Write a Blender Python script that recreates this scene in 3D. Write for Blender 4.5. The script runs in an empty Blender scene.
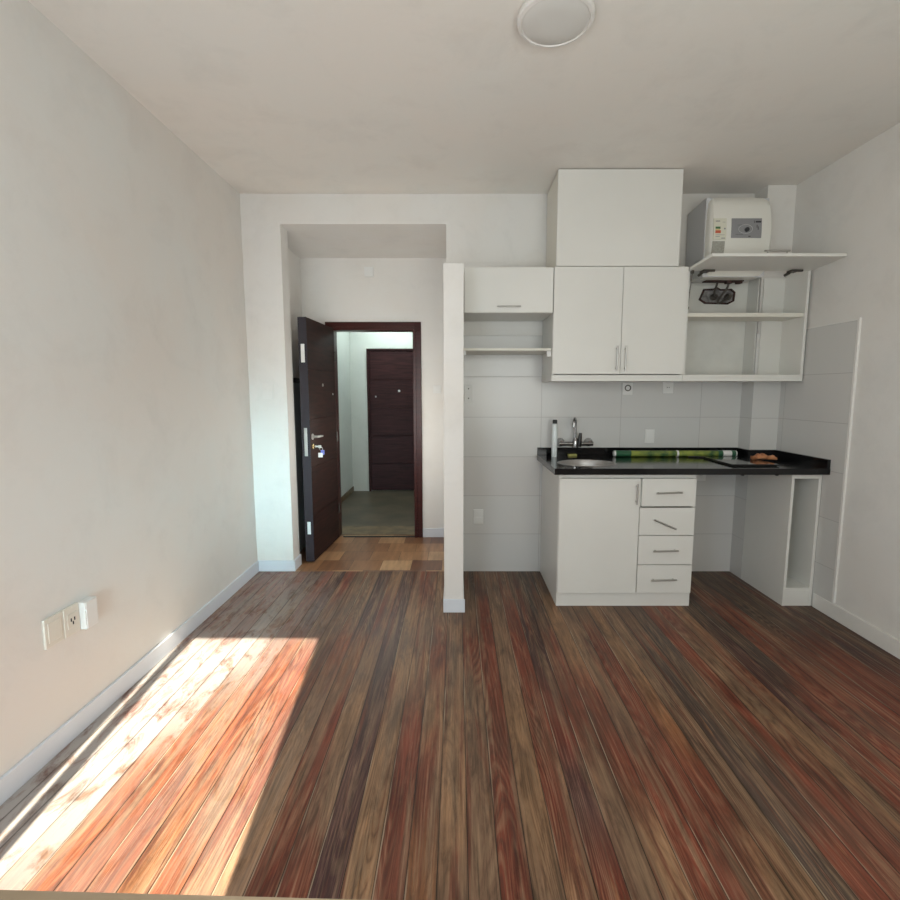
import bpy, bmesh, math, random
from mathutils import Vector, Matrix
random.seed(7)
C = bpy.context.scene.collection
sc = bpy.context.scene
PI = math.pi

# ------------------------------------------------------------------ camera, light, exposure
cam_d = bpy.data.cameras.new('camera'); cam = bpy.data.objects.new('camera', cam_d); C.objects.link(cam)
cam_d.sensor_width = 36; cam_d.lens = 493.0/900*36; cam_d.shift_x = -7/900
cam_d.clip_start = 0.02
cam.location = (0, 0, 1.42); cam.rotation_euler = (PI/2-math.atan(58/493.), 0, 0)
sc.camera = cam
sc.view_settings.view_transform = 'Standard'; sc.view_settings.look = 'None'
sc.view_settings.gamma = 1; sc.view_settings.use_curve_mapping = False
sc.view_settings.exposure = 0.21

world = bpy.data.worlds.new('sky'); sc.world = world; world.use_nodes = True
bgn = world.node_tree.nodes['Background']
bgn.inputs[0].default_value = (0.62, 0.78, 1.0, 1); bgn.inputs[1].default_value = 2.2

def lamp(name, kind, loc, energy, color, size=None, size_y=None, rot=None, direction=None):
    d = bpy.data.lights.new(name, kind); d.energy = energy; d.color = color
    if kind == 'AREA':
        d.shape = 'RECTANGLE'; d.size = size; d.size_y = size_y
    elif kind == 'SUN': d.angle = size
    elif size: d.shadow_soft_size = size
    o = bpy.data.objects.new(name, d); C.objects.link(o); o.location = loc
    if direction: o.rotation_euler = Vector(direction).to_track_quat('-Z', 'Y').to_euler()
    if rot: o.rotation_euler = rot
    return o
el = math.radians(37.2)
lamp('sun', 'SUN', (2, -6, 6), 17.0, (1.0, 0.92, 0.76), size=math.radians(0.45),
     direction=(-0.10*math.cos(el), math.cos(el), -math.sin(el)))
lamp('daylight_left_window', 'AREA', (-0.9, -0.12, 1.2), 9.0, (0.95, 1.0, 0.94), size=0.8, size_y=2.2, direction=(0, 1, -0.02))
lamp('soft_fill_right', 'AREA', (0.75, -0.12, 1.55), 28, (0.97, 1.0, 0.95), size=1.5, size_y=1.3, direction=(0, 1, 0.05))  # broad soft fill added inside the shuttered right opening

# cool sky glare that comes in level through the balcony door and falls on the far pier
b_ = lamp('sky_glare_left_window', 'AREA', (-0.95, -0.10, 0.95), 2.2, (0.50, 0.90, 1.0), size=0.45, size_y=0.9, direction=(-0.42, 3.9, -0.30))
b_.data.spread = math.radians(26)
b_ = lamp('hall_fill_beam', 'AREA', (-0.60, -0.10, 1.3), 1.1, (0.97, 1.0, 0.94), size=0.6, size_y=1.2, direction=(-0.20, 4.7, 0.4))  # narrow fill beam added to brighten the hall and back wall
b_.data.spread = math.radians(29)
lamp('hall_fill', 'POINT', (-0.72, 4.18, 1.0), 11.0, (1.0, 0.97, 0.90), size=0.45).data.specular_factor = 0.0  # unseen fill lamp added in the hall, no fitting there

# ------------------------------------------------------------------ materials
def mat(name, col, rough=0.5, metal=0.0, spec=0.5, noise=0.0, nscale=4.0, col2=None, bump=0.0, bscale=60.0, coat=0.0):
    m = bpy.data.materials.new(name); m.use_nodes = True
    nt = m.node_tree; b = nt.nodes['Principled BSDF']
    b.inputs['Base Color'].default_value = (*col, 1); b.inputs['Roughness'].default_value = rough
    b.inputs['Metallic'].default_value = metal; b.inputs['Specular IOR Level'].default_value = spec
    b.inputs['Coat Weight'].default_value = coat
    tc = nt.nodes.new('ShaderNodeTexCoord')
    if noise > 0 or col2:
        n = nt.nodes.new('ShaderNodeTexNoise'); n.inputs['Scale'].default_value = nscale; n.inputs['Detail'].default_value = 5
        nt.links.new(tc.outputs['Object'], n.inputs['Vector'])
        r = nt.nodes.new('ShaderNodeValToRGB')
        c2 = col2 or tuple(c*(1-noise) for c in col)
        r.color_ramp.elements[0].position = 0.36; r.color_ramp.elements[0].color = (*c2, 1)
        r.color_ramp.elements[1].position = 0.64; r.color_ramp.elements[1].color = (*col, 1)
        nt.links.new(n.outputs['Fac'], r.inputs['Fac']); nt.links.new(r.outputs['Color'], b.inputs['Base Color'])
    if bump > 0:
        n2 = nt.nodes.new('ShaderNodeTexNoise'); n2.inputs['Scale'].default_value = bscale; n2.inputs['Detail'].default_value = 4
        nt.links.new(tc.outputs['Object'], n2.inputs['Vector'])
        bp = nt.nodes.new('ShaderNodeBump'); bp.inputs['Strength'].default_value = bump; bp.inputs['Distance'].default_value = 0.01
        nt.links.new(n2.outputs['Fac'], bp.inputs['Height']); nt.links.new(bp.outputs['Normal'], b.inputs['Normal'])
    return m

class NT:
    def __init__(s, name):
        s.m = bpy.data.materials.new(name); s.m.use_nodes = True; s.nt = s.m.node_tree
        s.b = s.nt.nodes['Principled BSDF']
    def n(s, t, **k):
        x = s.nt.nodes.new(t)
        for a, v in k.items(): setattr(x, a, v)
        return x
    def put(s, v, sock):
        if hasattr(v, 'is_output'): s.nt.links.new(v, sock)
        else: sock.default_value = v
    def math(s, op, a, b=0.0, c=None):
        x = s.n('ShaderNodeMath', operation=op); s.put(a, x.inputs[0]); s.put(b, x.inputs[1])
        if c is not None: s.put(c, x.inputs[2])
        return x.outputs[0]
    def mix(s, f, a, b, mode='MIX'):
        x = s.n('ShaderNodeMix', data_type='RGBA', blend_type=mode); s.put(f, x.inputs[0]); s.put(a, x.inputs[6]); s.put(b, x.inputs[7])
        return x.outputs[2]
    def coords(s, sx=1, sy=1, sz=1):
        tc = s.n('ShaderNodeTexCoord'); mp = s.n('ShaderNodeMapping'); mp.inputs['Scale'].default_value = (sx, sy, sz)
        s.nt.links.new(tc.outputs['Object'], mp.inputs['Vector']); return mp.outputs[0]
    def noise(s, vec, scale, detail=4, rough=0.55, dist=0.0, w=None):
        x = s.n('ShaderNodeTexNoise'); x.inputs['Scale'].default_value = scale; x.inputs['Detail'].default_value = detail
        x.inputs['Roughness'].default_value = rough; x.inputs['Distortion'].default_value = dist
        if w is not None: x.noise_dimensions = '4D'; s.put(w, x.inputs['W'])
        s.put(vec, x.inputs['Vector']); return x.outputs['Fac']
    def ramp(s, f, *st):
        x = s.n('ShaderNodeValToRGB'); e = x.color_ramp.elements
        while len(e) < len(st): e.new(0.5)
        for i, (p, c) in enumerate(st):
            e[i].position = p; e[i].color = (*c, 1) if isinstance(c, tuple) else (c, c, c, 1)
        s.put(f, x.inputs[0]); return x.outputs[0]

def wall_mat(name, base, warm, stain=0.5):
    M = NT(name); v = M.coords()
    f = M.noise(v, 1.3, 5, 0.6); c = M.ramp(f, (0.38, warm), (0.62, base))
    f2 = M.noise(v, 3.7, 6, 0.65, 0.4); d = M.ramp(f2, (0.30, 1-0.11*stain), (0.5, 1.0))
    c = M.mix(1.0, c, d, 'MULTIPLY')
    M.put(c, M.b.inputs['Base Color']); M.b.inputs['Roughness'].default_value = 0.62
    M.b.inputs['Specular IOR Level'].default_value = 0.3
    bp = M.n('ShaderNodeBump'); bp.inputs['Strength'].default_value = 0.12; bp.inputs['Distance'].default_value = 0.02
    M.put(M.noise(v, 9, 6, 0.6), bp.inputs['Height']); M.put(bp.outputs[0], M.b.inputs['Normal'])
    return M.m
m_wall = wall_mat('painted_plaster', (0.80, 0.79, 0.765), (0.79, 0.765, 0.725))
m_ceil = wall_mat('ceiling_paint', (0.83, 0.81, 0.765), (0.85, 0.81, 0.755), 0.5)
m_wallL = wall_mat('worn_plaster', (0.77, 0.765, 0.735), (0.78, 0.745, 0.70), 0.45)
m_corr = wall_mat('corridor_paint', (0.72, 0.74, 0.70), (0.70, 0.73, 0.69))
m_base = mat('baseboard_paint', (0.74, 0.78, 0.84), 0.42)
m_trimw = mat('white_trim', (0.82, 0.81, 0.78), 0.4)
m_cab = mat('white_melamine', (0.78, 0.775, 0.735), 0.38, noise=0.03, nscale=2.5)
m_cabin = mat('white_melamine_inner', (0.74, 0.735, 0.695), 0.45, noise=0.04, nscale=3)
m_edge = mat('cream_edge_band', (0.76, 0.735, 0.655), 0.45)
m_board = mat('hardboard_white', (0.74, 0.735, 0.69), 0.5, noise=0.10, nscale=5)
m_gran = mat('black_granite', (0.004, 0.004, 0.005), 0.12, spec=0.4, noise=0.5, nscale=180, col2=(0.010, 0.010, 0.011))
m_steel = mat('brushed_steel', (0.50, 0.49, 0.47), 0.32, metal=1)
m_sink = mat('sink_steel', (0.42, 0.41, 0.40), 0.38, metal=0.7)
m_chrome = mat('chrome', (0.42, 0.42, 0.42), 0.14, metal=1)
m_dsteel = mat('dark_metal', (0.12, 0.11, 0.10), 0.4, metal=0.8)
m_black = mat('black_plastic', (0.012, 0.012, 0.012), 0.35)
m_glassb = mat('black_glass', (0.01, 0.01, 0.012), 0.06)
m_plas = mat('white_plastic', (0.80, 0.80, 0.78), 0.4)
m_plasw = mat('yellowed_plastic', (0.74, 0.71, 0.63), 0.4)
m_heater = mat('heater_enamel', (0.80, 0.79, 0.73), 0.32)
m_heats = mat('heater_side', (0.60, 0.60, 0.61), 0.45)
m_bottle = mat('bottle_white', (0.80, 0.86, 0.86), 0.3)
m_grey = mat('grey_panel', (0.27, 0.27, 0.28), 0.45)
m_dkmark = mat('dark_print', (0.03, 0.03, 0.035), 0.5)
m_green = mat('green_print', (0.05, 0.16, 0.06), 0.5)
m_red = mat('red_print', (0.55, 0.12, 0.06), 0.5)
m_yel = mat('yellow_print', (0.66, 0.55, 0.25), 0.5)
m_paper = mat('sticker_paper', (0.70, 0.69, 0.58), 0.6)
m_paper2 = mat('grey_sticker', (0.42, 0.41, 0.36), 0.6, noise=0.2, nscale=90)
m_tubeg = mat('green_sleeve', (0.03, 0.12, 0.06), 0.3)
m_tubey = mat('yellow_green_film', (0.30, 0.36, 0.07), 0.25, col2=(0.05, 0.12, 0.05), nscale=14)
m_tan = mat('tan_leather', (0.62, 0.27, 0.12), 0.6, col2=(0.38, 0.14, 0.06), nscale=30, bump=0.5, bscale=40)
m_rust = mat('broken_edge', (0.07, 0.03, 0.025), 0.85, col2=(0.02, 0.012, 0.01), nscale=40)
m_mortar = mat('cavity_mortar', (0.30, 0.29, 0.28), 0.9, col2=(0.12, 0.11, 0.11), nscale=25)
m_fridge = mat('grey_enamel', (0.36, 0.40, 0.42), 0.4)
m_lampd = mat('lamp_diffuser', (0.70, 0.69, 0.66), 0.35)
m_lampr = mat('lamp_rim', (0.78, 0.76, 0.73), 0.3)
m_keyb = mat('blue_fob', (0.16, 0.20, 0.65), 0.3)
m_brass = mat('brass', (0.65, 0.52, 0.28), 0.25, metal=1)
m_tablew = mat('pale_table_wood', (0.33, 0.25, 0.165), 0.5, col2=(0.26, 0.19, 0.12), nscale=8)
m_sponge = mat('yellow_green_sponge', (0.45, 0.44, 0.14), 0.8, bump=0.5, bscale=150)
m_marble = mat('worn_step', (0.22, 0.16, 0.09), 0.5, col2=(0.13, 0.10, 0.06), nscale=9)
m_terr = mat('corridor_terrazzo', (0.15, 0.118, 0.08), 0.45, col2=(0.095, 0.078, 0.056), nscale=3)

def dark_wood(name, a, b, rough=0.3):
    M = NT(name); v = M.coords(1.2, 1.2, 14)
    f = M.noise(v, 3, 8, 0.62, 0.6); c = M.ramp(f, (0.35, a), (0.68, b))
    M.put(c, M.b.inputs['Base Color']); M.b.inputs['Roughness'].default_value = rough
    M.b.inputs['Specular IOR Level'].default_value = 0.2
    return M.m
m_door = dark_wood('mahogany_door', (0.014, 0.006, 0.005), (0.040, 0.013, 0.010), 0.6)
m_dedge = mat('door_edge_sky_sheen', (0.030, 0.026, 0.035), 0.25)  # bluish sky reflection put into the dark edge colour
m_frame = dark_wood('mahogany_frame', (0.035, 0.007, 0.006), (0.06, 0.012, 0.009), 0.28)
m_fdoor = dark_wood('far_mahogany', (0.022, 0.007, 0.008), (0.060, 0.020, 0.020), 0.6)

def tile_mat(axis):
    M = NT('wall_tile_'+axis); tc = M.n('ShaderNodeTexCoord'); sp = M.n('ShaderNodeSeparateXYZ')
    M.put(tc.outputs['Object'], sp.inputs[0])
    h = sp.outputs['X'] if axis == 'x' else sp.outputs['Y']
    o, w = (0.647-0.61, 0.61) if axis == 'x' else (2.975, 0.61)
    def fr(val, off, per):
        t = M.math('DIVIDE', M.math('SUBTRACT', val, off), per)
        return M.math('FRACT', t), M.math('FLOOR', t)
    fx, ix = fr(h, o-6.1, w); fz, iz = fr(sp.outputs['Z'], -3.07, 0.307)
    def edge(f, per):
        d = M.math('MINIMUM', f, M.math('SUBTRACT', 1.0, f)); return M.math('LESS_THAN', M.math('MULTIPLY', d, per), 0.0016)
    g = M.math('MAXIMUM', edge(fx, w), edge(fz, 0.307))
    wn = M.n('ShaderNodeTexWhiteNoise', noise_dimensions='2D'); cb = M.n('ShaderNodeCombineXYZ')
    M.put(ix, cb.inputs[0]); M.put(iz, cb.inputs[1]); M.put(cb.outputs[0], wn.inputs['Vector'])
    base = M.ramp(wn.outputs['Value'], (0.0, (0.63, 0.635, 0.625)), (0.6, (0.66, 0.655, 0.635)), (1.0, (0.65, 0.63, 0.61)))
    c = M.mix(g, base, (0.42, 0.41, 0.40, 1)); M.put(c, M.b.inputs['Base Color'])
    M.put(M.ramp(g, (0, 0.24), (1, 0.8)), M.b.inputs['Roughness'])
    bp = M.n('ShaderNodeBump'); bp.inputs['Strength'].default_value = 0.3; bp.inputs['Distance'].default_value = 0.002
    bp.invert = True; M.put(g, bp.inputs['Height']); M.put(bp.outputs[0], M.b.inputs['Normal'])
    return M.m
m_tilex, m_tiley = tile_mat('x'), tile_mat('y')

BW = 0.0915; BX0 = 0.034
def plank_mat():
    M = NT('worn_pine_planks')
    at = M.n('ShaderNodeAttribute', attribute_name='stain'); tc = M.n('ShaderNodeTexCoord')
    wo = M.n('ShaderNodeAttribute', attribute_name='residue_sheen')
    sp = M.n('ShaderNodeSeparateXYZ'); M.put(tc.outputs['Object'], sp.inputs[0])
    wob = M.math('MULTIPLY', M.math('SUBTRACT', M.noise(M.coords(3, 2.2, 1), 1.0, 4), 0.5), 0.010)
    t = M.math('DIVIDE', M.math('SUBTRACT', M.math('ADD', sp.outputs['X'], wob), BX0-BW*40), BW)
    t0 = M.math('DIVIDE', M.math('SUBTRACT', sp.outputs['X'], BX0-BW*40), BW)
    idx = M.math('FLOOR', t0); fx = M.math('FRACT', t0)
    wn = M.n('ShaderNodeTexWhiteNoise', noise_dimensions='1D'); M.put(idx, wn.inputs['W']); rnd = wn.outputs['Value']
    W = M.math('MULTIPLY', rnd, 40.0)
    def nz(sx, sy, det=5, rough=0.6, dist=0.3, dw=0.0): return M.noise(M.coords(sx, sy, 1), 1.0, det, rough, dist, w=M.math('ADD', W, dw))
    gn = nz(6.0, 0.42, 2, 0.35, 0.1)
    ring = M.math('ABSOLUTE', M.math('SINE', M.math('MULTIPLY', gn, 170.0)))
    fine = nz(120, 2.2, 5, 0.7, 0.1, 3.0)
    # streaks of red stain, bare worn wood and dark varnish running along each board
    c = at.outputs['Color']
    c = M.mix(M.ramp(nz(20, 1.1, 6, 0.62, 0.5, 5.0), (0.50, 0.0), (0.60, 0.75)), c, (0.235, 0.148, 0.090, 1))
    c = M.mix(M.ramp(nz(26, 1.0, 6, 0.60, 0.4, 13.0), (0.54, 0.0), (0.62, 0.78)), c, (0.145, 0.042, 0.025, 1))
    c = M.mix(M.ramp(nz(17, 1.6, 6, 0.66, 0.6, 23.0), (0.57, 0.0), (0.70, 0.65)), c, (0.075, 0.045, 0.034, 1))
    c = M.mix(M.ramp(nz(34, 2.4, 6, 0.66, 0.6, 31.0), (0.60, 0.0), (0.70, 0.55)), c, (0.36, 0.165, 0.065, 1))
    # growth rings: pale early wood against dark late wood, stronger on some boards
    rs = M.math('MULTIPLY', M.ramp(M.noise(M.coords(11, 0.8, 1), 1.0, 2, 0.5, 0.0, w=M.math('ADD', W, 7.0)), (0.42, 0.12), (0.62, 1.0)), 0.42)
    c = M.mix(M.math('MULTIPLY', M.ramp(ring, (0.12, 1.0), (0.45, 0.0)), rs), c, (0.060, 0.032, 0.022, 1))
    c = M.mix(M.math('MULTIPLY', M.ramp(ring, (0.72, 0.0), (0.98, 0.55)), rs), c, (0.42, 0.29, 0.17, 1))
    c = M.mix(M.ramp(fine, (0.52, 0.0), (0.72, 0.60)), c, (0.42, 0.26, 0.16, 1))
    c = M.mix(1.0, c, M.ramp(fine, (0.30, 0.42), (0.47, 1.0)), 'MULTIPLY')
    blot2 = M.noise(M.coords(26, 3.4, 1), 1.0, 7, 0.74, 0.6)
    c = M.mix(1.0, c, M.ramp(blot2, (0.36, 0.55), (0.58, 1.16)), 'MULTIPLY')
    big = M.noise(M.coords(2.6, 1.5, 1), 1.0, 5, 0.6, 0.6)
    c = M.mix(M.ramp(big, (0.50, 0.0), (0.66, 0.38)), c, (0.125, 0.070, 0.048, 1))
    c = M.mix(1.0, c, M.ramp(M.noise(M.coords(5, 0.9, 1), 1.0, 4, 0.6, 0.4), (0.35, 0.80), (0.62, 1.12)), 'MULTIPLY')
    # pale dusty residue near the left wall, with floor sheen painted in
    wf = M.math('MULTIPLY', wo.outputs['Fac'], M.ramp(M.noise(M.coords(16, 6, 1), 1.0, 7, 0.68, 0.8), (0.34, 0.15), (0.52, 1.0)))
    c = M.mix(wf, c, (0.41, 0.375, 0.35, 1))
    kn = M.n('ShaderNodeTexVoronoi'); kn.inputs['Scale'].default_value = 1.0; M.put(M.coords(2.3, 1.3, 1), kn.inputs['Vector'])
    c = M.mix(M.ramp(kn.outputs['Distance'], (0.02, 0.9), (0.035, 0.0)), c, (0.015, 0.009, 0.007, 1))
    ft = M.math('FRACT', t0); lo = M.math('MULTIPLY', ft, BW); hi = M.math('MULTIPLY', M.math('SUBTRACT', 1.0, ft), BW)
    d = M.math('MINIMUM', lo, hi); j1 = M.noise(M.coords(9, 3, 1), 1.0, 4, 0.7); j2 = M.noise(M.coords(12, 1.3, 1), 1.0, 3, 0.6)
    c = M.mix(1.0, c, M.ramp(d, (0.0, 0.62), (0.006, 1.0)), 'MULTIPLY')
    # pale filler showing in some joints
    fill = M.math('MULTIPLY', M.math('LESS_THAN', lo, M.math('MULTIPLY', j1, 0.0075)), M.ramp(j2, (0.50, 0.0), (0.57, 0.55)))
    c = M.mix(fill, c, (0.46, 0.37, 0.26, 1))
    seam = M.math('LESS_THAN', hi, M.math('MULTIPLY', j1, 0.0052))
    c = M.mix(M.math('MULTIPLY', seam, M.ramp(j2, (0.36, 1.0), (0.62, 0.55))), c, (0.012, 0.008, 0.006, 1))
    M.put(c, M.b.inputs['Base Color'])
    M.put(M.ramp(blot2, (0.35, 0.36), (0.7, 0.55)), M.b.inputs['Roughness'])
    M.b.inputs['Specular IOR Level'].default_value = 0.25
    bp = M.n('ShaderNodeBump'); bp.inputs['Strength'].default_value = 0.6; bp.inputs['Distance'].default_value = 0.003
    h = M.math('SUBTRACT', M.math('ADD', M.math('MULTIPLY', fine, 0.6), M.math('MULTIPLY', ring, 0.12)), M.math('MULTIPLY', seam, 1.2))
    M.put(h, bp.inputs['Height']); M.put(bp.outputs[0], M.b.inputs['Normal'])
    return M.m
m_plank = plank_mat()

def parquet_mat():
    M = NT('parquet_blocks'); tc = M.n('ShaderNodeTexCoord'); sp = M.n('ShaderNodeSeparateXYZ'); M.put(tc.outputs['Object'], sp.inputs[0])
    ty = M.math('DIVIDE', M.math('ADD', sp.outputs['Y'], 3.0), 0.235); iy = M.math('FLOOR', ty)
    off = M.math('MULTIPLY', M.math('MODULO', iy, 2.0), 0.5)
    tx = M.math('ADD', M.math('DIVIDE', M.math('ADD', sp.outputs['X'], 5.0), 0.25), off); ix = M.math('FLOOR', tx)
    wn = M.n('ShaderNodeTexWhiteNoise', noise_dimensions='2D'); cb = M.n('ShaderNodeCombineXYZ')
    M.put(ix, cb.inputs[0]); M.put(iy, cb.inputs[1]); M.put(cb.outputs[0], wn.inputs['Vector'])
    c = M.ramp(wn.outputs['Value'], (0.0, (0.17, 0.075, 0.04)), (0.35, (0.30, 0.15, 0.07)), (0.65, (0.40, 0.22, 0.11)), (1.0, (0.58, 0.38, 0.21)))
    c = M.mix(1.0, c, M.ramp(M.noise(M.coords(30, 4, 1), 1.0, 5), (0.3, 0.7), (0.7, 1.15)), 'MULTIPLY')
    fx = M.math('FRACT', tx); fy = M.math('FRACT', ty)
    dx = M.math('MULTIPLY', M.math('MINIMUM', fx, M.math('SUBTRACT', 1.0, fx)), 0.25)
    dy = M.math('MULTIPLY', M.math('MINIMUM', fy, M.math('SUBTRACT', 1.0, fy)), 0.235)
    g = M.math('LESS_THAN', M.math('MINIMUM', dx, dy), 0.0015)
    c = M.mix(g, c, (0.03, 0.02, 0.015, 1)); M.put(c, M.b.inputs['Base Color']); M.b.inputs['Roughness'].default_value = 0.3
    return M.m
m_parq = parquet_mat()

# ------------------------------------------------------------------ mesh helpers
def bx(bm, x0, x1, y0, y1, z0, z1, bev=0.0, mi=0):
    r = bmesh.ops.create_cube(bm, size=1.0); vs = r['verts']
    for v in vs:
        v.co = Vector(((x0+x1)/2+v.co.x*(x1-x0), (y0+y1)/2+v.co.y*(y1-y0), (z0+z1)/2+v.co.z*(z1-z0)))
    fs = set(f for v in vs for f in v.link_faces)
    for f in fs: f.material_index = mi
    if bev > 0:
        es = list(set(e for v in vs for e in v.link_edges))
        bmesh.ops.bevel(bm, geom=es, offset=bev, segments=2, affect='EDGES', profile=0.6)
def cyl(bm, p0, p1, r0, r1=None, seg=20, mi=0):
    p0, p1 = Vector(p0), Vector(p1); r1 = r0 if r1 is None else r1; d = p1-p0
    q = d.to_track_quat('Z', 'Y').to_matrix().to_4x4()
    r = bmesh.ops.create_cone(bm, cap_ends=True, segments=seg, radius1=r0, radius2=r1, depth=d.length, matrix=Matrix.Translation((p0+p1)/2) @ q)
    for f in set(f for v in r['verts'] for f in v.link_faces): f.material_index = mi
def tube(bm, pts, r, seg=12):
    pts = [Vector(p) for p in pts]; rings = []; up = None
    for i, p in enumerate(pts):
        t = (pts[min(i+1, len(pts)-1)]-pts[max(i-1, 0)]).normalized()
        if up is None: up = t.orthogonal().normalized()
        else: up = (up - t*up.dot(t)).normalized()
        s = t.cross(up); rr = r[i] if isinstance(r, (list, tuple)) else r
        rings.append([bm.verts.new(p + up*math.cos(a)*rr + s*math.sin(a)*rr) for a in [2*PI*k/seg for k in range(seg)]])
    for a, b in zip(rings, rings[1:]):
        for k in range(seg): bm.faces.new((a[k], a[(k+1) % seg], b[(k+1) % seg], b[k]))
    bm.faces.new(rings[0][::-1]); bm.faces.new(rings[-1])
def lathe(bm, prof, c, axis='z', seg=32):
    rings = []
    for r, h in prof:
        ring = []
        for k in range(seg):
            a = 2*PI*k/seg
            if axis == 'z': p = (c[0]+r*math.cos(a), c[1]+r*math.sin(a), c[2]+h)
            elif axis == 'y': p = (c[0]+r*math.cos(a), c[1]+h, c[2]+r*math.sin(a))
            else: p = (c[0]+h, c[1]+r*math.cos(a), c[2]+r*math.sin(a))
            ring.append(bm.verts.new(p))
        rings.append(ring)
    for a, b in zip(rings, rings[1:]):
        for k in range(seg): bm.faces.new((a[k], a[(k+1) % seg], b[(k+1) % seg], b[k]))
    bm.faces.new(rings[0][::-1]); bm.faces.new(rings[-1])
def prism(bm, pts, axis, a, b):
    """pts 2D outline; extruded along axis from a to b"""
    def P(u, v, w): return {'x': (w, u, v), 'y': (u, w, v), 'z': (u, v, w)}[axis]
    A = [bm.verts.new(P(u, v, a)) for u, v in pts]; B = [bm.verts.new(P(u, v, b)) for u, v in pts]
    n = len(pts)
    for i in range(n): bm.faces.new((A[i], A[(i+1) % n], B[(i+1) % n], B[i]))
    bm.faces.new(A[::-1]); bm.faces.new(B)

def obj(name, fn, mats, parent=None, smooth=False, local=False):
    bm = bmesh.new(); fn(bm)
    bmesh.ops.recalc_face_normals(bm, faces=bm.faces[:])
    me = bpy.data.meshes.new(name)
    if parent is not None and not local:
        o0 = Vector((0, 0, 0)); p = parent
        while p is not None: o0 += p.location; p = p.parent
        bmesh.ops.translate(bm, verts=bm.verts[:], vec=-o0)
    bm.to_mesh(me); bm.free()
    for m in (mats if isinstance(mats, (list, tuple)) else [mats]): me.materials.append(m)
    if smooth:
        for p in me.polygons: p.use_smooth = True
        me.set_sharp_from_angle(angle=math.radians(35))
    o = bpy.data.objects.new(name, me); C.objects.link(o)
    if parent is not None: o.parent = parent
    return o
def tag(o, label, cat, group=None):
    o['label'] = label; o['category'] = cat
    if group: o['group'] = group
    return o
def thing(name, label, cat, loc, group=None):
    o = bpy.data.objects.new(name, None); C.objects.link(o); o.location = loc; o.empty_display_size = 0.1
    return tag(o, label, cat, group)
def struct(name, fn, m, parent=None, **k):
    o = obj(name, fn, m, parent, **k)
    if parent is None: o['kind'] = 'structure'
    return o
def single(name, label, cat, loc, fn, m, group=None, smooth=False):
    """a thing that is one mesh, origin at loc (fn in world coordinates)"""
    def f(bm):
        fn(bm); bmesh.ops.translate(bm, verts=bm.verts[:], vec=-Vector(loc))
    o = obj(name, f, m, smooth=smooth); o.location = loc
    return tag(o, label, cat, group)
def B(*a, **k): return lambda bm: bx(bm, *a, **k)
def BB(*boxes): return lambda bm: [bx(bm, *b) for b in boxes]
def cut(o, fn):
    c = obj('cutter', fn, []); c.parent = o.parent
    if o.parent is None: c.location = o.location
    md = o.modifiers.new('cut', 'BOOLEAN'); md.object = c; md.operation = 'DIFFERENCE'; md.solver = 'EXACT'
    bpy.context.view_layer.update()
    me = bpy.data.meshes.new_from_object(o.evaluated_get(bpy.context.evaluated_depsgraph_get()))
    o.modifiers.clear(); o.data = me; bpy.data.objects.remove(c)

# ------------------------------------------------------------------ room shell
XL, XR, YB, ZC = -1.59, 2.38, 3.80, 2.86
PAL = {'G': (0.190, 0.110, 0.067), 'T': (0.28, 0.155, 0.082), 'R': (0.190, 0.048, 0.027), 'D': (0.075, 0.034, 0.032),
       'S': (0.24, 0.068, 0.028), 'B': (0.165, 0.034, 0.019), 'O': (0.27, 0.115, 0.05), 'K': (0.085, 0.060, 0.048)}  # S: sunlit orange put into the colour of boards in the sun patch
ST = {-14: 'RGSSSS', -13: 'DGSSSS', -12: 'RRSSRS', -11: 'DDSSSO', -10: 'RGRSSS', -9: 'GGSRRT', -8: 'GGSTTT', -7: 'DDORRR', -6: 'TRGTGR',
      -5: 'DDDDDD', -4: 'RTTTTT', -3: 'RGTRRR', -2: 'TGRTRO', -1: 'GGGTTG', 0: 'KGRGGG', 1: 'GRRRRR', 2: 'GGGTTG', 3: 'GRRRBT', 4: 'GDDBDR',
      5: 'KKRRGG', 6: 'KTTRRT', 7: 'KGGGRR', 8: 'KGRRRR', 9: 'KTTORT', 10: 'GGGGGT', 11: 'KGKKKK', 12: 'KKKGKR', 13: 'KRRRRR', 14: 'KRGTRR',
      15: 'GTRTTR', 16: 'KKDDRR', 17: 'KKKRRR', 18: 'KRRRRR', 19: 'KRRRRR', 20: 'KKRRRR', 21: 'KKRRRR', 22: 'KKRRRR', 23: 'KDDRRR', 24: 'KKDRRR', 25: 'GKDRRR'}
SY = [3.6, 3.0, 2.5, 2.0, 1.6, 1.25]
WEAR_SHEEN = {-17: [.35, .5, 1, 1, 1, 1], -18: [.35, .5, 1, 1, 1, 1], -16: [.35, .5, 1, 1, 1, .9], -15: [.35, .45, 1, 1, .75, .4], -14: [.3, .45, 1, .7, .15, .1], -13: [.3, .4, .7, .15, .05, .15],
        -12: [.2, .35, .35, .10, .12, .1], -11: [.05, .35, .1, .05, .05, 0], -10: [0, .2, .1, .12, .15, .05], -9: [0, .1, .05, .08, .12, .1], -8: [0, 0, .05, .1, .1, .1]}  # pale overlay per board: dusty residue plus painted floor sheen
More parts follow.
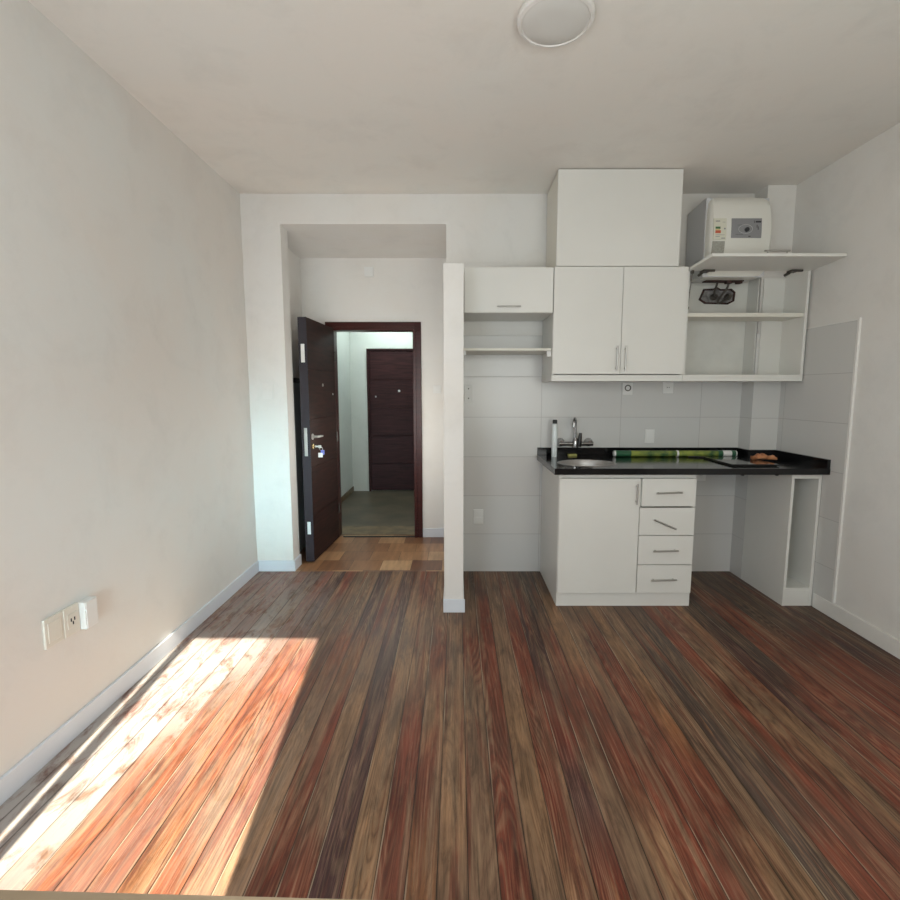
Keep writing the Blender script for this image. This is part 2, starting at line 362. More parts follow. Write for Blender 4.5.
def build_floor():
    vs, fs, cols, wear_sheen = [], [], [], []
    ys = [-0.1+i*0.15 for i in range(26)]+[3.79]
    k0 = math.floor((XL-BX0)/BW)
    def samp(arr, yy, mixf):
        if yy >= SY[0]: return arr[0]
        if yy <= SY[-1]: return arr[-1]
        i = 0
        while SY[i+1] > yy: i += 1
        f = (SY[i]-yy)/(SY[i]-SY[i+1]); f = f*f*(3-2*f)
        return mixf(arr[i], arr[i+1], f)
    for k in range(k0, 26):
        a, b = max(XL, BX0+k*BW), min(XR, BX0+(k+1)*BW)
        if b <= a: continue
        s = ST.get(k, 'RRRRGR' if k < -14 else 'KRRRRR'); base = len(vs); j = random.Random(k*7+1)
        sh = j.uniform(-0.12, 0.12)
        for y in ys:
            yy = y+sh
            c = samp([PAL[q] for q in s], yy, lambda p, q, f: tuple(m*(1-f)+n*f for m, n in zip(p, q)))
            w = samp(WEAR_SHEEN.get(k, [0]*6), yy, lambda p, q, f: p*(1-f)+q*f)
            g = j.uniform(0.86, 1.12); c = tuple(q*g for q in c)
            vs += [(a, y, 0), (b, y, 0)]; cols += [c, c]; wear_sheen += [w, w]
        for i in range(len(ys)-1):
            q = base+2*i; fs.append((q, q+1, q+3, q+2))
    n = len(vs)
    vs += [(XL, -0.1, -0.05), (XR, -0.1, -0.05), (XR, 3.79, -0.05), (XL, 3.79, -0.05)]; cols += [(0.1, 0.08, 0.06)]*4; wear_sheen += [0]*4
    fs.append((n+3, n+2, n+1, n))
    me = bpy.data.meshes.new('floor'); me.from_pydata(vs, [], fs)
    me.attributes.new('stain', 'FLOAT_COLOR', 'POINT'); me.attributes.new('residue_sheen', 'FLOAT', 'POINT')
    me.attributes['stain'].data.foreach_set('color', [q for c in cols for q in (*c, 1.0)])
    me.attributes['residue_sheen'].data.foreach_set('value', [float(w) for w in wear_sheen])
    me.materials.append(m_plank); o = bpy.data.objects.new('floor', me); C.objects.link(o); o['kind'] = 'structure'
build_floor()
struct('floor', B(-1.5, 0.05, 3.79, 4.80, -0.05, 0.0), m_parq)
struct('trim_4', B(-1.3, -0.30, 4.80, 5.12, -0.05, 0.004), m_marble)
struct('trim_5', B(-1.12, -0.41, 4.72, 4.745, 0.0, 0.008), m_black)
struct('floor', B(-1.8, 0.4, 5.12, 7.20, -0.05, 0.0), m_terr)
struct('ceiling', B(-1.75, 2.53, -0.4, 4.0, ZC, ZC+0.1), m_ceil)
struct('ceiling', B(-1.6, 0.08, 3.956, 4.80, 2.648, 2.75), m_wall)
struct('ceiling', B(-1.8, 0.4, 4.9, 7.1, 2.6, 2.7), m_corr)
struct('wall_left', B(XL-0.15, XL, -0.25, YB+0.15, -0.05, ZC), m_wallL)
struct('wall_right', B(XR, XR+0.15, -0.25, YB+0.15, -0.05, ZC), m_wall)
# back wall with the hall opening
struct('wall_back', BB((XL, -1.303, YB, YB+0.155, 0, ZC), (-1.303, -0.08, YB, YB+0.155, 2.648, ZC), (-0.08, XR, YB, YB+0.155, -0.05, ZC)), m_wall)
struct('wall_partition', B(-0.083, 0.041, 3.06, YB, 0, 2.188, 0.004), m_wall)
struct('wall_pillar', B(2.18, XR, 3.646, YB, 0, ZC), m_wall)
# front wall, behind the camera, with a glazed balcony door on the left and an unseen window added on the right for soft fill
def front(bm):
    for b in ((-1.59, -1.315, 0, ZC), (-0.505, 0.0, 0, ZC), (1.5, 2.38, 0, ZC), (-1.315, -0.505, 2.30, ZC), (0.0, 1.5, 0, 1.0), (0.0, 1.5, 2.3, ZC)):
        bx(bm, b[0], b[1], -0.32, -0.14, b[2], b[3])
struct('wall_front', front, m_wall)
def wframe(x0, x1, z0, z1, mull):
    def f(bm):
        t = 0.05
        for b in ((x0, x0+t, z0, z1), (x1-t, x1, z0, z1), (x0+t, x1-t, z0, z0+t), (x0+t, x1-t, z1-t, z1)): bx(bm, b[0], b[1], -0.26, -0.21, b[2], b[3], 0.004)
        for m in mull: bx(bm, m-0.025, m+0.025, -0.26, -0.21, z0+t, z1-t, 0.004)
    return f
w = struct('window_1', wframe(-1.365, -0.455, -0.0, 2.35, [-1.2615]), m_trimw)
w2 = struct('added_window', wframe(0.0, 1.5, 1.0, 2.3, [0.75]), m_trimw)  # unseen window frame added around the soft fill
struct('sun_blocker', B(0.0, 1.5, -0.33, -0.322, 1.0, 2.3), m_fridge)  # unseen closed shutter added to keep the sun out of the right opening
# hall and corridor shell
struct('wall_hall_left', B(-1.6, -1.45, YB+0.155, 4.83, 0, 2.648), m_wall)
struct('wall_hall_right', B(-0.08, 0.07, YB+0.155, 4.83, 0, 2.648), m_wall)
struct('wall_hall_back', BB((-1.45, -1.20, 4.73, 4.83, 0, 2.648), (-0.357, -0.08, 4.73, 4.83, 0, 2.648), (-1.20, -0.357, 4.73, 4.83, 2.05, 2.648)), m_wall)
struct('wall_corridor_left', B(-1.65, -1.50, 4.83, 7.0, 0, 2.6), m_corr)
struct('wall_corridor_back', BB((-1.65, -1.262, 7.0, 7.12, 0, 2.6), (-0.45, 0.35, 7.0, 7.12, 0, 2.6), (-1.262, -0.45, 7.0, 7.12, 2.02, 2.6), (-1.262, -0.45, 7.06, 7.12, 0, 2.02)), m_corr)
struct('wall_corridor_right', B(0.2, 0.35, 4.83, 7.0, 0, 2.6), m_corr)
# baseboards
struct('baseboard_left', B(XL, XL+0.014, -0.14, YB, 0, 0.088, 0.003), m_base)
struct('baseboard_back', BB((XL+0.014, -1.303, YB-0.014, YB, 0, 0.088, 0.003), (-1.303, -1.289, YB-0.014, YB+0.155, 0, 0.088, 0.003)), m_base)
struct('baseboard_partition', BB((-0.089, 0.051, 3.050, 3.06, 0, 0.088, 0.003), (-0.089, -0.083, 3.06, YB-0.01, 0, 0.088), (0.041, 0.046, 3.06, YB-0.02, 0, 0.088)), m_base)
struct('baseboard_hall', B(-0.334, -0.08, 4.716, 4.73, 0, 0.088, 0.003), m_base)
struct('baseboard_right', B(XR-0.014, XR, -0.14, 3.14, 0, 0.095, 0.003), m_wall)
struct('baseboard_corridor', B(-1.50, -1.488, 5.0, 7.0, 0, 0.07), m_marble)
# tiles
struct('trim_1', B(0.046, 2.18, 3.79, 3.80, 0, 1.842), m_tilex)
struct('trim_2', BB((2.172, 2.18, 3.638, 3.79, 0, 1.842), (2.18, 2.37, 3.638, 3.646, 0, 1.842)), m_tilex)
struct('trim_3', B(XR-0.010, XR, 2.982, 3.638, 0.0, 1.842), m_tiley)
struct('trim_6', BB((XR-0.013, XR, 2.968, 2.982, 0.10, 1.856), (XR-0.012, XR, 2.982, 3.40, 1.842, 1.852)), m_trimw)
# holes left where the niche's fitting hung
# ------------------------------------------------------------------ doors
def dframe(bm):
    x0, x1, zt, wd = -1.235, -0.337, 2.071, 0.078
    for (a, b) in ((x0, x0+wd), (x1-wd, x1)):
        bx(bm, a, b, 4.712, 4.73, 0, zt-wd+0.001, 0.004)
        s = 1 if a == x0 else -1; e = a+wd if s == 1 else a
        bx(bm, min(e, e-s*0.030), max(e, e-s*0.030), 4.704, 4.712, 0, zt-wd, 0.003)
        bx(bm, min(e, e-s*0.022), max(e, e-s*0.022), 4.73, 4.84, 0, zt-wd)
    bx(bm, x0, x1, 4.712, 4.73, zt-wd, zt, 0.004)
    bx(bm, x0+wd-0.03, x1-wd+0.03, 4.704, 4.712, zt-wd, zt-wd+0.030, 0.003)
    bx(bm, x0+wd-0.02, x1-wd+0.02, 4.73, 4.84, zt-wd, zt-wd+0.022)
d1 = struct('door_1', dframe, m_frame)
# open leaf: hinge line at (-1.115, 4.70); leaf local +x runs from hinge to free edge, +y is its room-facing side
leaf = thing('entry_door', 'dark mahogany entry door standing open in the hall, keys in its lock', 'door', (-1.150, 4.69, 0))
fe = Vector((-0.041, -0.69)); ang = math.atan2(fe.y, fe.x); leaf.rotation_euler = (0, 0, ang)
L = 0.70; TH = 0.072
def leafm(bm):
    zs = [0.012, 0.40, 0.80, 1.20, 1.60, 2.01]
    bx(bm, 0, L, -TH+0.012, -0.012, 0.012, 2.01)
    for a, b in zip(zs, zs[1:]):
        bx(bm, 0.0, L, -0.012, 0.0, a+0.0015, b-0.0015, 0.0012); bx(bm, 0.0, L, -TH, -TH+0.012, a+0.0015, b-0.0015, 0.0012)
obj('leaf', leafm, m_door, leaf, local=True)
obj('edge_strip', B(L, L+0.003, -TH+0.001, -0.001, 0.012, 2.01), m_dedge, leaf, local=True)['label'] = 'dark edge with bluish sky reflection painted in'
lk = obj('lock_plate', BB((L+0.003, L+0.006, -0.050, -0.024, 0.90, 1.13, 0.001), (L+0.006, L+0.014, -0.044, -0.030, 1.065, 1.09, 0.001), (L+0.006, L+0.012, -0.044, -0.030, 0.96, 0.99, 0.001)), m_steel, leaf, local=True)
lk['label'] = 'steel lock face plate'
obj('strike_sticker', B(L+0.003, L+0.0045, -0.052, -0.022, 1.655, 1.80), m_plas, leaf, local=True)['label'] = 'white rectangular tag'
obj('bottom_bolt_plate', B(L+0.003, L+0.005, -0.050, -0.022, 0.245, 0.35), m_bottle, leaf, local=True)['label'] = 'pale bolt plate low on the edge'
def hnd(bm):
    lathe(bm, [(0.004, 0), (0.025, 0), (0.025, 0.006), (0.012, 0.010), (0.010, 0.045), (0.004, 0.045)], (L-0.045, 0, 1.055), 'y', 20)
    tube(bm, [(L-0.045, 0.040, 1.055), (L-0.065, 0.048, 1.055), (L-0.12, 0.048, 1.053), (L-0.17, 0.045, 1.050)], [0.010, 0.010, 0.009, 0.007])
obj('handle', hnd, m_steel, leaf, smooth=True, local=True)['label'] = 'steel lever handle'
obj('lock_cylinder', lambda bm: lathe(bm, [(0.004, 0), (0.022, 0), (0.022, 0.008), (0.010, 0.012), (0.010, 0.022), (0.003, 0.022)], (L-0.045, 0, 0.975), 'y', 20), m_brass, leaf, smooth=True, local=True)
obj('peephole', lambda bm: lathe(bm, [(0.003, 0), (0.013, 0), (0.012, 0.006), (0.006, 0.008)], (0.36, 0, 1.48), 'y', 16), m_steel, leaf, local=True)
obj('small_bolt', lambda bm: lathe(bm, [(0.003, 0), (0.009, 0), (0.008, 0.006), (0.004, 0.008)], (0.085, 0, 1.40), 'y', 16), m_steel, leaf, local=True)
for z in (0.3, 1.0, 1.75):
    obj('hinge', lambda bm, z=z: cyl(bm, (-0.008, 0.004, z-0.045), (-0.008, 0.004, z+0.045), 0.007), m_dsteel, leaf, local=True)
# keys hang from the cylinder
bpy.context.view_layer.update()
kp = Matrix.Translation(leaf.location) @ Matrix.Rotation(ang, 4, 'Z') @ Vector((L-0.045, 0.030, 0.975))
keys = thing('key_ring', 'key ring with pale blue fob hanging from the open door lock', 'keys', kp)
obj('key', lambda bm: (bx(bm, kp.x-0.006, kp.x+0.030, kp.y-0.0015, kp.y+0.0015, kp.z-0.007, kp.z+0.007, 0.001), bx(bm, kp.x+0.018, kp.x+0.042, kp.y-0.002, kp.y+0.002, kp.z-0.014, kp.z+0.010, 0.002)), m_steel, keys)
obj('ring', lambda bm: tube(bm, [(kp.x+0.040+0.013*math.cos(a), kp.y, kp.z-0.020+0.013*math.sin(a)) for a in [2*PI*i/16 for i in range(17)]], 0.0016, 6), m_steel, keys)
obj('fob', lambda bm: (bx(bm, kp.x+0.036, kp.x+0.066, kp.y-0.005, kp.y+0.005, kp.z-0.068, kp.z-0.030, 0.003),), m_keyb, keys)['label'] = 'blue plastic key fob'
obj('tag', lambda bm: (bx(bm, kp.x+0.016, kp.x+0.054, kp.y-0.010, kp.y-0.005, kp.z-0.090, kp.z-0.052, 0.003),), m_plas, keys)['label'] = 'white key tag'

# far apartment door at the end of the corridor
fd = struct('door_2', BB((-1.262, -1.232, 6.97, 7.05, 0, 2.02, 0.003), (-0.49, -0.45, 6.97, 7.05, 0, 2.02, 0.003), (-1.232, -0.49, 6.97, 7.05, 1.995, 2.02, 0.003)), m_fdoor)
def fdoor(bm):
    zs = [0.01, 0.40, 0.80, 1.195, 1.585, 1.992]
    bx(bm, -1.23, -0.492, 7.02, 7.05, 0.01, 1.992)
    for a, b in zip(zs, zs[1:]): bx(bm, -1.23, -0.492, 6.995, 7.02, a+0.005, b-0.005, 0.004)
far = thing('neighbour_door', 'closed dark wooden door with horizontal grooves at the end of the corridor', 'door', (-0.86, 7.0, 0))
obj('leaf', fdoor, m_fdoor, far)
obj('peephole', lambda bm: lathe(bm, [(0.003, 0), (0.017, 0), (0.014, -0.006), (0.006, -0.008)], (-0.815, 6.995, 1.435), 'y', 16), m_plas, far)
obj('lock_cylinder', lambda bm: lathe(bm, [(0.003, 0), (0.013, 0), (0.012, -0.006), (0.006, -0.008)], (-1.145, 6.995, 1.355), 'y', 16), m_steel, far)

# corridor light fitting
cl = thing('corridor_light', 'round white ceiling light in the corridor beyond the door', 'ceiling light', (-0.85, 6.50, 2.6))
obj('lamp_base', lambda bm: lathe(bm, [(0.02, 0), (0.13, 0), (0.13, -0.03), (0.02, -0.03)], (-0.85, 6.50, 2.6)), m_plas, cl)
lamp('corridor_bulb', 'POINT', (-0.85, 6.50, 2.42), 11, (0.86, 1.0, 0.98), size=0.06)

# grey cabinet on the hall's left wall, seen between the jamb and the leaf
hc = thing('utility_cabinet', 'narrow grey cabinet against the hall wall behind the open door', 'cabinet', (-1.42, 4.35, 0))
obj('body', B(-1.449, -1.40, 4.05, 4.66, 0.0, 1.50, 0.004), m_fridge, hc)
obj('top_ledge', B(-1.449, -1.385, 4.04, 4.67, 1.50, 1.54, 0.004), m_black, hc)
obj('panel', B(-1.40, -1.388, 4.07, 4.64, 1.41, 1.495, 0.003), m_fridge, hc)
dd = obj('door', B(-1.40, -1.388, 4.07, 4.64, 0.03, 1.395, 0.003), m_fridge, hc)
obj('handle', B(-1.388, -1.372, 4.12, 4.14, 1.08, 1.20, 0.003), m_steel, dd)

# ------------------------------------------------------------------ cabinets
def bar(bm, a, b, out=(0, -1, 0), stand=0.028, r=0.0055):
    a, b, o = Vector(a), Vector(b), Vector(out)
    u = (b-a).normalized(); e = 0.018
    tube(bm, [a+o*stand, b+o*stand], r, 12)
    for p in (a+u*e, b-u*e): tube(bm, [p, p+o*stand], r*0.8, 8)
# base cabinet (sink unit)
G = 'kitchen cabinets'
bc = thing('base_cabinet', 'white sink base cabinet with one door and four drawers under black worktop', 'cabinet', (1.105, 3.46, 0))
YF = 3.152
obj('carcass', BB((0.661, 0.679, YF, 3.786, 0.0, 0.896, 0.001), (1.532, 1.550, YF, 3.786, 0.0, 0.896, 0.001), (0.679, 1.532, 3.765, 3.786, 0.1, 0.896), (0.679, 1.532, YF, 3.765, 0.094, 0.110),
                  (1.180, 1.196, YF, 3.765, 0.11, 0.86), (0.679, 1.532, YF, YF+0.018, 0.868, 0.896, 0.001)), m_cab, bc)
obj('toe_kick', B(0.679, 1.532, YF+0.001, YF+0.018, 0.0, 0.093, 0.001), m_cab, bc)
dr = obj('door', B(0.664, 1.183, YF-0.019, YF-0.001, 0.096, 0.866, 0.0015), m_cab, bc)
obj('handle', lambda bm: bar(bm, (1.158, YF-0.019, 0.700), (1.158, YF-0.019, 0.835)), m_steel, dr, smooth=True)
for i, (z0, z1, x0) in enumerate([(0.683, 0.866, 1.196), (0.491, 0.673, 1.188), (0.294, 0.486, 1.188), (0.098, 0.289, 1.188)]):
    d = obj('drawer', B(x0, 1.546, YF-0.019, YF-0.001, z0, z1, 0.0015), m_cab, bc)
    zc = (z0+z1)/2+0.0
    pts = [((1.283, YF-0.019, 0.772), (1.447, YF-0.019, 0.778)), ((1.275, YF-0.019, 0.600), (1.420, YF-0.019, 0.537)), ((1.279, YF-0.019, 0.388), (1.443, YF-0.019, 0.392)), ((1.276, YF-0.019, 0.191), (1.441, YF-0.019, 0.195))][i]
    h = obj('handle', lambda bm: bar(bm, *pts, stand=0.022), m_steel, d, smooth=True)
    if i == 1: h['label'] = 'tilted bar handle hanging askew'
# right open unit
ru = thing('open_base_unit', 'narrow open white unit standing under the right end of the worktop', 'cabinet', (2.27, 3.4, 0))
obj('side_panel', B(2.172, 2.190, YF, 3.634, 0.0, 0.896, 0.001), m_cab, ru)
obj('side_panel', B(2.347, 2.366, YF, 3.634, 0.0, 0.896, 0.001), m_cab, ru)
obj('back_panel', B(2.190, 2.347, 3.622, 3.634, 0.0, 0.896), m_cabin, ru)
obj('top_rail', B(2.190, 2.347, YF, 3.2, 0.862, 0.896, 0.001), m_cab, ru)
obj('shelf', B(2.190, 2.347, YF+0.004, 3.622, 0.106, 0.124, 0.001), m_cab, ru)
obj('toe_kick', B(2.190, 2.347, YF+0.002, YF+0.02, 0.0, 0.106, 0.001), m_cab, ru)
# worktop
wt = thing('worktop', 'black granite worktop with raised back edge over the base units', 'countertop', (1.5, 3.45, 0.897))
def slab(bm): prism(bm, [(0.620, 3.09), (2.368, 3.09), (2.368, 3.636), (2.170, 3.636), (2.170, 3.788), (0.620, 3.788)], 'z', 0.8975, 0.9375)
sl = obj('slab', slab, m_gran, wt)
SKX, SKY, SRX, SRY = 0.885, 3.335, 0.185, 0.150
cut(sl, lambda bm: (lathe(bm, [(1, -0.2), (1, 0.2)], (0, 0, 0), seg=48), bmesh.ops.scale(bm, vec=(SRX, SRY, 1), verts=bm.verts[:]), bmesh.ops.translate(bm, vec=(SKX-1.5, SKY-3.45, 0.92-0.897), verts=bm.verts[:])))
obj('upstand', BB((0.620, 2.170, 3.768, 3.788, 0.9378, 0.995, 0.002), (2.150, 2.170, 3.636, 3.768, 0.9378, 0.995, 0.002), (2.150, 2.368, 3.616, 3.636, 0.9378, 0.995, 0.002), (2.348, 2.368, 3.092, 3.616, 0.9378, 0.995, 0.002)), m_gran, wt)
for x in (1.83, 2.05): obj('underside_clip', lambda bm, x=x: cyl(bm, (x, 3.12, 0.8972), (x, 3.12, 0.888), 0.012, 0.009), m_black, wt)
# sink bowl
def bowl(bm):
    prof = [(1.07, 0.0004), (1.05, 0.0035), (1.0, 0.0035), (0.965, -0.006), (0.93, -0.06), (0.86, -0.14), (0.6, -0.17), (0.12, -0.172), (0.12, -0.176), (0.6, -0.175), (0.88, -0.146), (0.95, -0.065), (0.98, -0.006), (0.99, 0.0004)]
    rings = []
    for r, h in prof: rings.append([bm.verts.new((SKX+r*SRX*math.cos(2*PI*k/48), SKY+r*SRY*math.sin(2*PI*k/48), 0.9375+h)) for k in range(48)])
    for a, b in zip(rings, rings[1:]+rings[:1]):
        for k in range(48): bm.faces.new((a[k], a[(k+1) % 48], b[(k+1) % 48], b[k]))
sk = thing('kitchen_sink', 'oval stainless steel sink bowl set into the black worktop', 'sink', (SKX, SKY, 0.76))
obj('bowl', bowl, m_sink, sk, smooth=True)
obj('drain', lambda bm: lathe(bm, [(0.002, 0), (0.030, 0), (0.030, 0.004), (0.018, 0.002), (0.002, 0.002)], (SKX, SKY, 0.763)), m_chrome, sk, smooth=True)
# faucet on the tiles
fa = thing('kitchen_faucet', 'chrome wall mounted mixer tap with tall hooked spout above the sink', 'faucet', (0.905, 3.79, 1.035))
for x in (0.795, 1.012):
    obj('wall_flange', lambda bm, x=x: lathe(bm, [(0.003, 0), (0.034, 0), (0.034, -0.006), (0.027, -0.016), (0.021, -0.05), (0.021, -0.068), (0.003, -0.068)], (x, 3.7895, 1.035), 'y', 24), m_chrome, fa, smooth=True)
obj('body', lambda bm: (cyl(bm, (0.775, 3.722, 1.030), (1.032, 3.722, 1.030), 0.016), lathe(bm, [(0.004, -0.028), (0.022, -0.028), (0.024, 0), (0.020, 0.03), (0.014, 0.045), (0.004, 0.045)], (0.897, 3.718, 1.030))), m_chrome, fa, smooth=True)
sp_ = [(0.893, 3.716, 1.06), (0.893, 3.716, 1.19)]+[(0.893-0.016*(1-math.cos(a)), 3.716-0.055*(1-math.cos(a))*0.5*1.6, 1.19+0.035*math.sin(a)) for a in [PI*i/10 for i in range(1, 11)]]+[(0.861, 3.628, 1.165)]
obj('spout', lambda bm: tube(bm, sp_, 0.0105, 14), m_chrome, fa, smooth=True)
obj('lever', lambda bm: (tube(bm, [(0.918, 3.700, 1.015), (0.922, 3.692, 1.05), (0.928, 3.690, 1.115)], [0.021, 0.018, 0.010], 14)), m_black, fa, smooth=True)['label'] = 'dark lever'

# wall units
YU = 3.40
def flat_handle(parent, a, b, **k): return obj('handle', lambda bm: bar(bm, a, b, **k), m_steel, parent, smooth=True)
YT0 = 3.382
tb = thing('top_box_cabinet', 'plain white box cabinet touching the ceiling above the double wall cabinet', 'cabinet', (1.06, 3.6, 2.25))
obj('body', B(0.659, 1.466, YT0+0.019, 3.788, 2.2475, 2.852, 0.001), m_edge, tb)['label'] = 'cream edged carcass sides'
obj('front_panel', B(0.657, 1.468, YT0, YT0+0.0185, 2.2485, 2.853, 0.0015), m_cab, tb)
dc = thing('wall_cabinet', 'white wall cabinet with two closed doors above the sink', 'cabinet', (1.105, 3.6, 1.5))
obj('carcass', BB((0.645, 0.661, YU, 3.788, 1.494, 2.245, 0.001), (1.520, 1.536, YU, 3.788, 1.537, 2.245), (0.661, 1.520, YU, 3.788, 2.229, 2.245), (0.661, 1.536, YU, 3.788, 1.494, 1.536, 0.001), (0.661, 1.520, 3.775, 3.788, 1.536, 2.229)), m_cab, dc)
for x0, x1, hx in ((0.646, 1.1035, 1.075), (1.1065, 1.534, 1.133)):
    d = obj('door', B(x0, x1, YU-0.020, YU-0.002, 1.541, 2.244, 0.0015), m_cab, dc)
    flat_handle(d, (hx, YU-0.020, 1.562), (hx, YU-0.020, 1.728), stand=0.025)
# niche cabinet
nc = thing('niche_cabinet', 'small white flap cabinet over the tiled fridge niche', 'cabinet', (0.34, 3.6, 1.95))
obj('carcass', BB((0.048, 0.064, YU, 3.788, 1.946, 2.241, 0.001), (0.626, 0.642, YU, 3.788, 1.946, 2.241, 0.001), (0.064, 0.626, YU, 3.788, 2.225, 2.241), (0.064, 0.626, YU, 3.788, 1.946, 1.962, 0.001), (0.064, 0.626, 3.775, 3.788, 1.962, 2.225)), m_cab, nc)
d = obj('door', B(0.049, 0.640, YU-0.020, YU-0.002, 1.947, 2.240, 0.0015), m_cab, nc)
flat_handle(d, (0.268, YU-0.020, 1.985), (0.424, YU-0.020, 1.985), stand=0.022)
ns = thing('niche_shelf', 'thin white shelf board in the niche below the flap cabinet', 'shelf', (0.34, 3.6, 1.68))
obj('board', B(0.046, 0.642, YU+0.01, 3.786, 1.700, 1.716, 0.0015), m_edge, ns)
obj('bracket', BB((0.615, 0.643, YU+0.02, YU+0.05, 1.660, 1.699, 0.003),), m_plas, ns)
obj('bracket', BB((0.047, 0.062, YU+0.02, YU+0.05, 1.670, 1.699, 0.003),), m_plas, ns)
# open right wall cabinet
oc = thing('open_wall_cabinet', 'open white wall cabinet with raised flap beside the right wall', 'cabinet', (1.97, 3.6, 1.5))
obj('side_panel', BB((2.340, 2.358, YU, 3.636, 1.494, 2.240, 0.001),), m_cab, oc)
obj('side_panel', BB((1.538, 1.553, YU, 3.788, 1.494, 2.240, 0.001),), m_cab, oc)
obj('bottom_panel', BB((1.553, 2.340, YU, 3.636, 1.494, 1.520, 0.001), (1.553, 2.340, YU, YU+0.018, 1.5205, 1.536, 0.001), (1.553, 2.168, 3.636, 3.788, 1.494, 1.520)), m_cab, oc)
obj('shelf', BB((1.553, 2.340, YU+0.015, 3.636, 1.925, 1.950, 0.001),), m_edge, oc)
bp_ = obj('back_panel', BB((1.553, 2.163, 3.782, 3.788, 1.520, 2.225),), m_board, oc)
obj('pillar_panel', BB((2.190, 2.340, 3.630, 3.636, 1.520, 2.225), (2.164, 2.170, 3.65, 3.782, 1.52, 2.225)), m_cabin, oc)
fl = obj('flap_door', lambda bm: bx(bm, 1.541, 2.356, -0.302, 0, -0.009, 0.009, 0.0015), m_cab, oc)
def raise_flap():
    me = fl.data; a = math.radians(-2.5)
    for v in me.vertices:
        p = v.co + oc.location
        q = Vector((p.x, YU-0.004 + p.y*math.cos(a), 2.230+p.z - p.y*math.sin(-a)))
        v.co = q - oc.location
raise_flap()
yf = 3.10
obj('handle', lambda bm: bar(bm, (1.868, yf+0.012, 2.252), (2.022, yf+0.012, 2.252), out=(0, 0, 1), stand=0.020), m_steel, fl, smooth=True)
for x in (1.64, 2.22):
    obj('hinge', lambda bm, x=x: (bx(bm, x-0.02, x+0.03, YU-0.045, YU+0.01, 2.208, 2.220, 0.002), tube(bm, [(x+0.0, YU-0.04, 2.212), (x+0.06, YU-0.03, 2.216)], 0.008, 8), cyl(bm, (x-0.012, YU-0.01, 2.206), (x-0.012, YU+0.035, 2.200), 0.009)), m_dsteel, fl)
obj('stay_arm', lambda bm: (tube(bm, [(1.562, YU-0.012, 2.210), (1.562, YU+0.03, 1.985)], 0.004, 8), cyl(bm, (1.555, YU+0.03, 1.985), (1.568, YU+0.03, 1.985), 0.010), cyl(bm, (1.555, YU-0.012, 2.212), (1.570, YU-0.012, 2.212), 0.012)), m_dsteel, oc)
for (px, pz) in ((2.03, 2.17), (1.9, 1.523)):
    pass

# broken opening in the cabinet's back, round the pipes
HX0, HX1, HZ0, HZ1 = 1.800, 2.070, 2.072, 2.182
hexo = [(HX0, HZ0+0.03), (HX0+0.045, HZ0), (HX1-0.05, HZ0-0.004), (HX1-0.005, HZ0+0.02), (HX1, HZ1-0.025), (HX1-0.03, HZ1), (HX0+0.16, HZ1-0.004), (HX0+0.13, HZ1+0.012), (HX0+0.10, HZ1), (HX0+0.03, HZ1-0.002)]
hxc = ((HX0+HX1)/2, (HZ0+HZ1)/2)
def rim(bm):
    n = len(hexo); ins = [(hxc[0]+(x-hxc[0])*0.90, hxc[1]+(z-hxc[1])*0.80) for x, z in hexo]
    A = [bm.verts.new((x, 3.775, z)) for x, z in hexo]; Bv = [bm.verts.new((x, 3.773, z)) for x, z in ins]
    A2 = [bm.verts.new((x, 3.7815, z)) for x, z in hexo]; B2 = [bm.verts.new((x, 3.7815, z)) for x, z in ins]
    for i in range(n):
        j = (i+1) % n
        bm.faces.new((A[i], A[j], Bv[j], Bv[i])); bm.faces.new((A[i], A2[i], A2[j], A[j])); bm.faces.new((Bv[i], Bv[j], B2[j], B2[i])); bm.faces.new((A2[i], B2[i], B2[j], A2[j]))
obj('broken_edge', rim, m_rust, oc)['label'] = 'ragged dark edge of the pipe opening'
obj('mortar', lambda bm: prism(bm, [(hxc[0]+(x-hxc[0])*0.89, hxc[1]+(z-hxc[1])*0.79) for x, z in hexo], 'y', 3.7785, 3.7815), m_mortar, oc)['label'] = 'grey mortar inside the pipe opening'
# water heater
HX, HW = 1.686, 0.430
wh = thing('water_heater', 'white electric water heater high on the wall beside the top box cabinet', 'water heater', (1.885, 3.78, 2.2))
def front_y(z):  # domed front
    t = (z-2.47)/0.275; return 3.435+0.050*t*t+0.03*max(0, abs(t)-0.8)
def hbody(bm):
    zs = [2.205+0.518*i/14 for i in range(15)]; rows = []
    n = 12
    for i, z in enumerate(zs):
        t = (z-2.464)/0.259; e = 0.028*max(0, abs(t)-0.85)/0.15
        w_ = HW/2 - 0.012*t*t - 0.6*e*e/0.028; cx = HX+HW/2; yf_ = front_y(z)+e
        row = []
        row.append((cx-w_*0.97, 3.60)); row.append((cx-w_*0.985, yf_+0.04)); row.append((cx-w_*0.95, yf_+0.012))
        for k in range(n+1): 
            s = -1+2*k/n; row.append((cx+s*w_*0.9, yf_-0.006*(1-s*s)))
        row.append((cx+w_*0.95, yf_+0.012)); row.append((cx+w_*0.985, yf_+0.04)); row.append((cx+w_*0.97, 3.60))
        rows.append([bm.verts.new((x, y, z)) for x, y in row])
    for a, b in zip(rows, rows[1:]):
        for k in range(len(a)-1): bm.faces.new((a[k], a[k+1], b[k+1], b[k]))
        bm.faces.new((a[-1], a[0], b[0], b[-1]))
    bm.faces.new(rows[0][::-1]); bm.faces.new(rows[-1])
obj('front_cover', hbody, m_heater, wh, smooth=True)
obj('rear_casing', lambda bm: prism(bm, [(3.505, 2.205), (3.775, 2.225), (3.775, 2.708), (3.505, 2.720)], 'x', HX+0.0, HX+HW-0.006), m_heats, wh)['label'] = 'grey rear casing'
